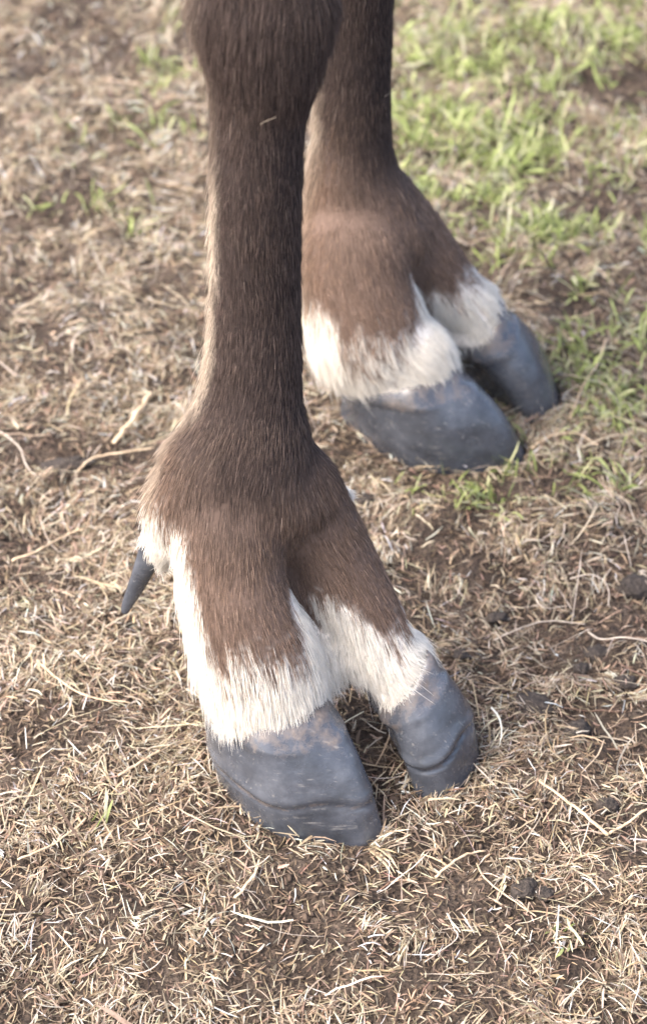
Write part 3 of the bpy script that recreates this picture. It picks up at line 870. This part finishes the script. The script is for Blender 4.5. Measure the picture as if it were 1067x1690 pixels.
    ok = (np.where(is_o, cm['do_'], np.where(is_i, cm['di_'], 1)) > np.where(is_o, .0065, .008 if which == 'near' else .015) + .006 * wob)
    P = P[ok]; col = col[ok]; m = len(P); wht = white[ok]
    cu = bpy.data.hair_curves.new(name)
    cu.add_curves([K] * m)
    cu.attributes["position"].data.foreach_set("vector", P.ravel())
    rad = np.repeat((.000088 + .00002 * wht)[:, None], K, 1) * np.array([1.0, 1.0, .85, .6, .18])[None]
    ra = cu.attributes.get("radius") or cu.attributes.new("radius", 'FLOAT', 'POINT')
    ra.data.foreach_set("value", rad.astype(np.float32).ravel())
    ca = cu.attributes.new("hcol", 'FLOAT_COLOR', 'CURVE')
    c4 = np.ones((m, 4), np.float32); c4[:, :3] = col
    ca.data.foreach_set("color", c4.ravel())
    ob = link(name, cu, M_FUR, deer)
    tag(ob, label, kind="stuff")
    return ob

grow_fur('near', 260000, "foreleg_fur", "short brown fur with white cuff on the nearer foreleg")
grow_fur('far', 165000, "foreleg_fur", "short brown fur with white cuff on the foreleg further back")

# ------------------------------------------------------------------ single things lying on the ground
def build_clod(px, py, size, flat, seed, label, rot=0.0, stretch=1.0):
    """a lumpy clod sitting in the grass"""
    x, y = gpt(px, py); rg = np.random.default_rng(seed)
    b_ = bmesh.new(); bmesh.ops.create_icosphere(b_, subdivisions=4, radius=1)
    P = np.array([v.co[:] for v in b_.verts])
    off = rg.random(3) * 9
    Q = P + off
    d = 1 + .55 * (noise3(Q, 1.3, 2) - .5) + .42 * (noise3(Q, 3.1, 4) - .5) + .34 * (noise3(Q, 7.5, 6) - .5) + .20 * (noise3(Q, 15, 7) - .5)
    P = P * d[:, None] * np.array([size * stretch, size / stretch, size * flat])
    P[:, 2] = np.maximum(P[:, 2], -size * flat * .55)
    c, s_ = math.cos(rot), math.sin(rot)
    P = np.stack([P[:, 0] * c - P[:, 1] * s_, P[:, 0] * s_ + P[:, 1] * c, P[:, 2]], 1)
    for v, p in zip(b_.verts, P): v.co = p
    me = bpy.data.meshes.new("clod"); b_.to_mesh(me); b_.free(); smooth(me)
    o = link("clod", me, M_CLOD)
    o.location = (x, y, float(ground_z(np.array([x]), np.array([y]))[0]) + size * flat * .32 + .0012)
    tag(o, label, "clod", "dark clods lying in the grass")

build_clod(1048, 966, .0105, .55, 1, "bluish black clod by the pale root thread, beside bare soil", .1, 1.15)
build_clod(882, 1154, .0098, .45, 2, "flat dark clod between the blunt claw and two smaller lumps", -.3, 1.15)
build_clod(950, 1206, .0075, .6, 3, "small dark lump just below the flat dark clod", .4, 1.1)
build_clod(862, 1468, .0066, .6, 4, "dark oval clod touching a smaller lump in pale straw", .5, 1.1)
build_clod(898, 1474, .0046, .7, 5, "little round lump touching the dark oval clod", 0, 1.0)
build_clod(985, 1062, .0080, .45, 6, "dull brown clod under the end of a white root", .2, 1.2)
build_clod(602, 836, .0048, .7, 7, "small dark crumb beside the white tuft behind the nearer leg", 0, 1.1)
build_clod(1003, 1330, .0050, .7, 8, "tiny dark lump above the long straight straw", 0, 1.1)
build_clod(108, 768, .0105, .4, 9, "low dark clod in the hollow beside the thick stalk", .2, 1.5)
build_clod(820, 1000, .0050, .6, 11, "small dark lump on the bare soil near the arching root", .3, 1.2)
build_clod(1030, 1120, .0060, .5, 12, "dark crumbly lump below the white root thread", .1, 1.2)
build_clod(760, 1070, .0045, .6, 13, "dark crumb against the blunt claw's outer side", .5, 1.1)
build_clod(960, 1090, .0042, .7, 10, "tiny dark crumb under the dull brown clod", .2, 1.1)

M_STALK = mat_plain("stalk", (.30, .22, .14), (.52, .41, .28), 260, .55, .3, .0005)
M_ROOT = mat_plain("root", (.24, .20, .16), (.48, .42, .35), 260, .6, .3, .0004)

def build_tube(name, pts, r0, r1, mat, label, cat, group, lift=.005, flat=.7):
    P3 = []
    for i, (px, py) in enumerate(pts):
        x, y = gpt(px, py)
        z = float(ground_z(np.array([x]), np.array([y]))[0]) + lift * (1.0 if 0 < i < len(pts) - 1 else .7)
        P3.append((np.array(at_z(px, py, z)), r0 + (r1 - r0) * i / (len(pts) - 1)))
    rings = dense([(p, r, r * flat) for p, r in P3], 5)
    C = np.array([r[0] for r in rings]); k = len(C)
    jit = np.random.default_rng(int(pts[0][0] + pts[0][1])).normal(0, 1, (k, 3)) * r0 * .28
    b_ = bmesh.new(); prev = None; seg = 8
    T = nrm(np.gradient(C, axis=0))
    for i in range(k):
        t = T[i]; u = nrm(np.cross(t, [0, 0, 1.0])); v = np.cross(u, t); c = C[i] + jit[i]
        node = 1 + .30 * math.exp(-((i / k - .55) / .03) ** 2)
        vs = [b_.verts.new(c + u * rings[i][1] * node * math.cos(2 * math.pi * q_ / seg) + v * rings[i][2] * node * math.sin(2 * math.pi * q_ / seg)) for q_ in range(seg)]
        if prev:
            for q_ in range(seg): b_.faces.new((prev[q_], prev[(q_ + 1) % seg], vs[(q_ + 1) % seg], vs[q_]))
        else: b_.faces.new(vs[::-1])
        prev = vs
    b_.faces.new(prev); bmesh.ops.recalc_face_normals(b_, faces=b_.faces)
    me = bpy.data.meshes.new(name); b_.to_mesh(me); b_.free(); smooth(me)
    tag(link(name, me, mat), label, cat, group)

SG, RG = "loose straw stalks", "pale root threads"
stalk = lambda pts, r0, r1, label, lift=.006: build_tube("straw_stalk", pts, r0, r1, M_STALK, label, "straw", SG, lift)
root = lambda pts, r0, r1, label, lift=.006: build_tube("root_thread", pts, r0 * .75, r1 * .6, M_ROOT, label, "root", RG, lift, .9)
stalk([(190, 733), (205, 708), (228, 680), (250, 650)], .0015, .0018, "thick pale stalk standing out left of the nearer leg", .010)
stalk([(128, 778), (155, 755), (195, 748), (255, 738)], .0009, .0006, "curved thin straw lying under the thick pale stalk")
stalk([(885, 1285), (930, 1318), (965, 1345), (1002, 1378)], .0007, .0011, "long straight straw pointing down to a forked end")
stalk([(1004, 1376), (1030, 1360), (1068, 1335), (1110, 1318)], .0008, .0006, "straw meeting the long straight straw at its lower end")
stalk([(786, 1425), (800, 1450), (840, 1482), (885, 1512)], .0005, .0004, "thin bent straw running past the dark oval clod")
stalk([(718, 1447), (745, 1424), (770, 1410), (800, 1404)], .0008, .0006, "straw slanting up towards a bright green fleck")
stalk([(388, 1482), (405, 1462), (420, 1440), (428, 1418)], .0009, .0006, "short straw upright below the long claw")
stalk([(30, 1418), (80, 1398), (118, 1372), (142, 1350)], .0007, .0005, "slim straw slanting upward in the bottom corner grass")
stalk([(195, 1280), (225, 1262), (262, 1240), (285, 1228)], .0008, .0006, "straw beside the heel of the long claw")
stalk([(60, 1090), (110, 1130), (150, 1150), (215, 1160)], .0007, .0005, "bent straw on the soil below the dark spur")
stalk([(835, 560), (842, 600), (838, 640), (845, 680)], .0006, .0005, "upright straw in front of the rounded claw") if False else None
stalk([(1000, 560), (985, 600), (960, 640), (940, 690)], .0008, .0006, "slanting straw beyond the rounded claw of the rear foot")
stalk([(875, 740), (905, 720), (950, 715), (985, 735)], .0009, .0006, "arched straw next to the tip of the smooth claw")
stalk([(20, 925), (70, 905), (105, 885), (140, 872)], .0009, .0006, "straw lying level with the white tuft, near the picture edge")
root([(970, 1043), (990, 1055), (1030, 1052), (1075, 1060)], .0009, .0006, "white root thread crossing the dull brown clod", .010)
root([(815, 1056), (850, 1040), (900, 1025), (965, 1030)], .0006, .0005, "long pale root arching over the bare soil")
root([(120, 582), (121, 562), (135, 547), (165, 541)], .0010, .0007, "hooked pale root in the blurred grass far left")
root([(738, 1508), (748, 1530), (752, 1550), (700, 1588)], .0007, .0004, "kinked white root in the bottom straw")
root([(892, 975), (885, 990), (900, 1003), (935, 1000)], .0005, .0004, "small curled white root above the arching root")
root([(940, 955), (975, 948), (1000, 965), (1004, 1000)], .0006, .0005, "looped pale root next to the bluish black clod")
root([(0, 712), (30, 735), (45, 770), (60, 785)], .0009, .0006, "pale root running in from the picture edge beside the hollow")

# bits of straw caught in the coat
from mathutils.bvhtree import BVHTree
bvh = BVHTree.FromPolygons([tuple(v) for v in bv], [tuple(int(i) for i in t) for t in tri])
M_BIT = mat_plain("dull_straw", (.10, .08, .06), (.20, .16, .12), 300, .7, .3, .0004)
def on_coat(pts, r, label):
    P3 = []
    for (px, py) in pts:
        loc, nor, _, _ = bvh.ray_cast(Vector(CAM), Vector(ray(px, py)).normalized())
        if loc is None: return
        P3.append(np.array(loc) + np.array(nor) * .0048)
    b_ = bmesh.new(); ring_loft(b_, dense([(p, r, r * .6) for p in P3], 4), 8)
    bmesh.ops.recalc_face_normals(b_, faces=b_.faces)
    me = bpy.data.meshes.new("straw_bit"); b_.to_mesh(me); b_.free(); smooth(me)
    tag(link("straw_bit", me, M_BIT), label, "straw", "straw bits caught in the coat")
on_coat([(430, 195), (441, 188), (453, 182)], .00022, "slanting straw bit caught in the dark fur below the knee")
on_coat([(500, 226), (503, 218), (508, 225)], .00022, "bent straw bit caught at the edge of the nearer leg")
on_coat([(624, 155), (632, 150), (640, 146)], .00022, "thin straw bit caught on the leg further back")
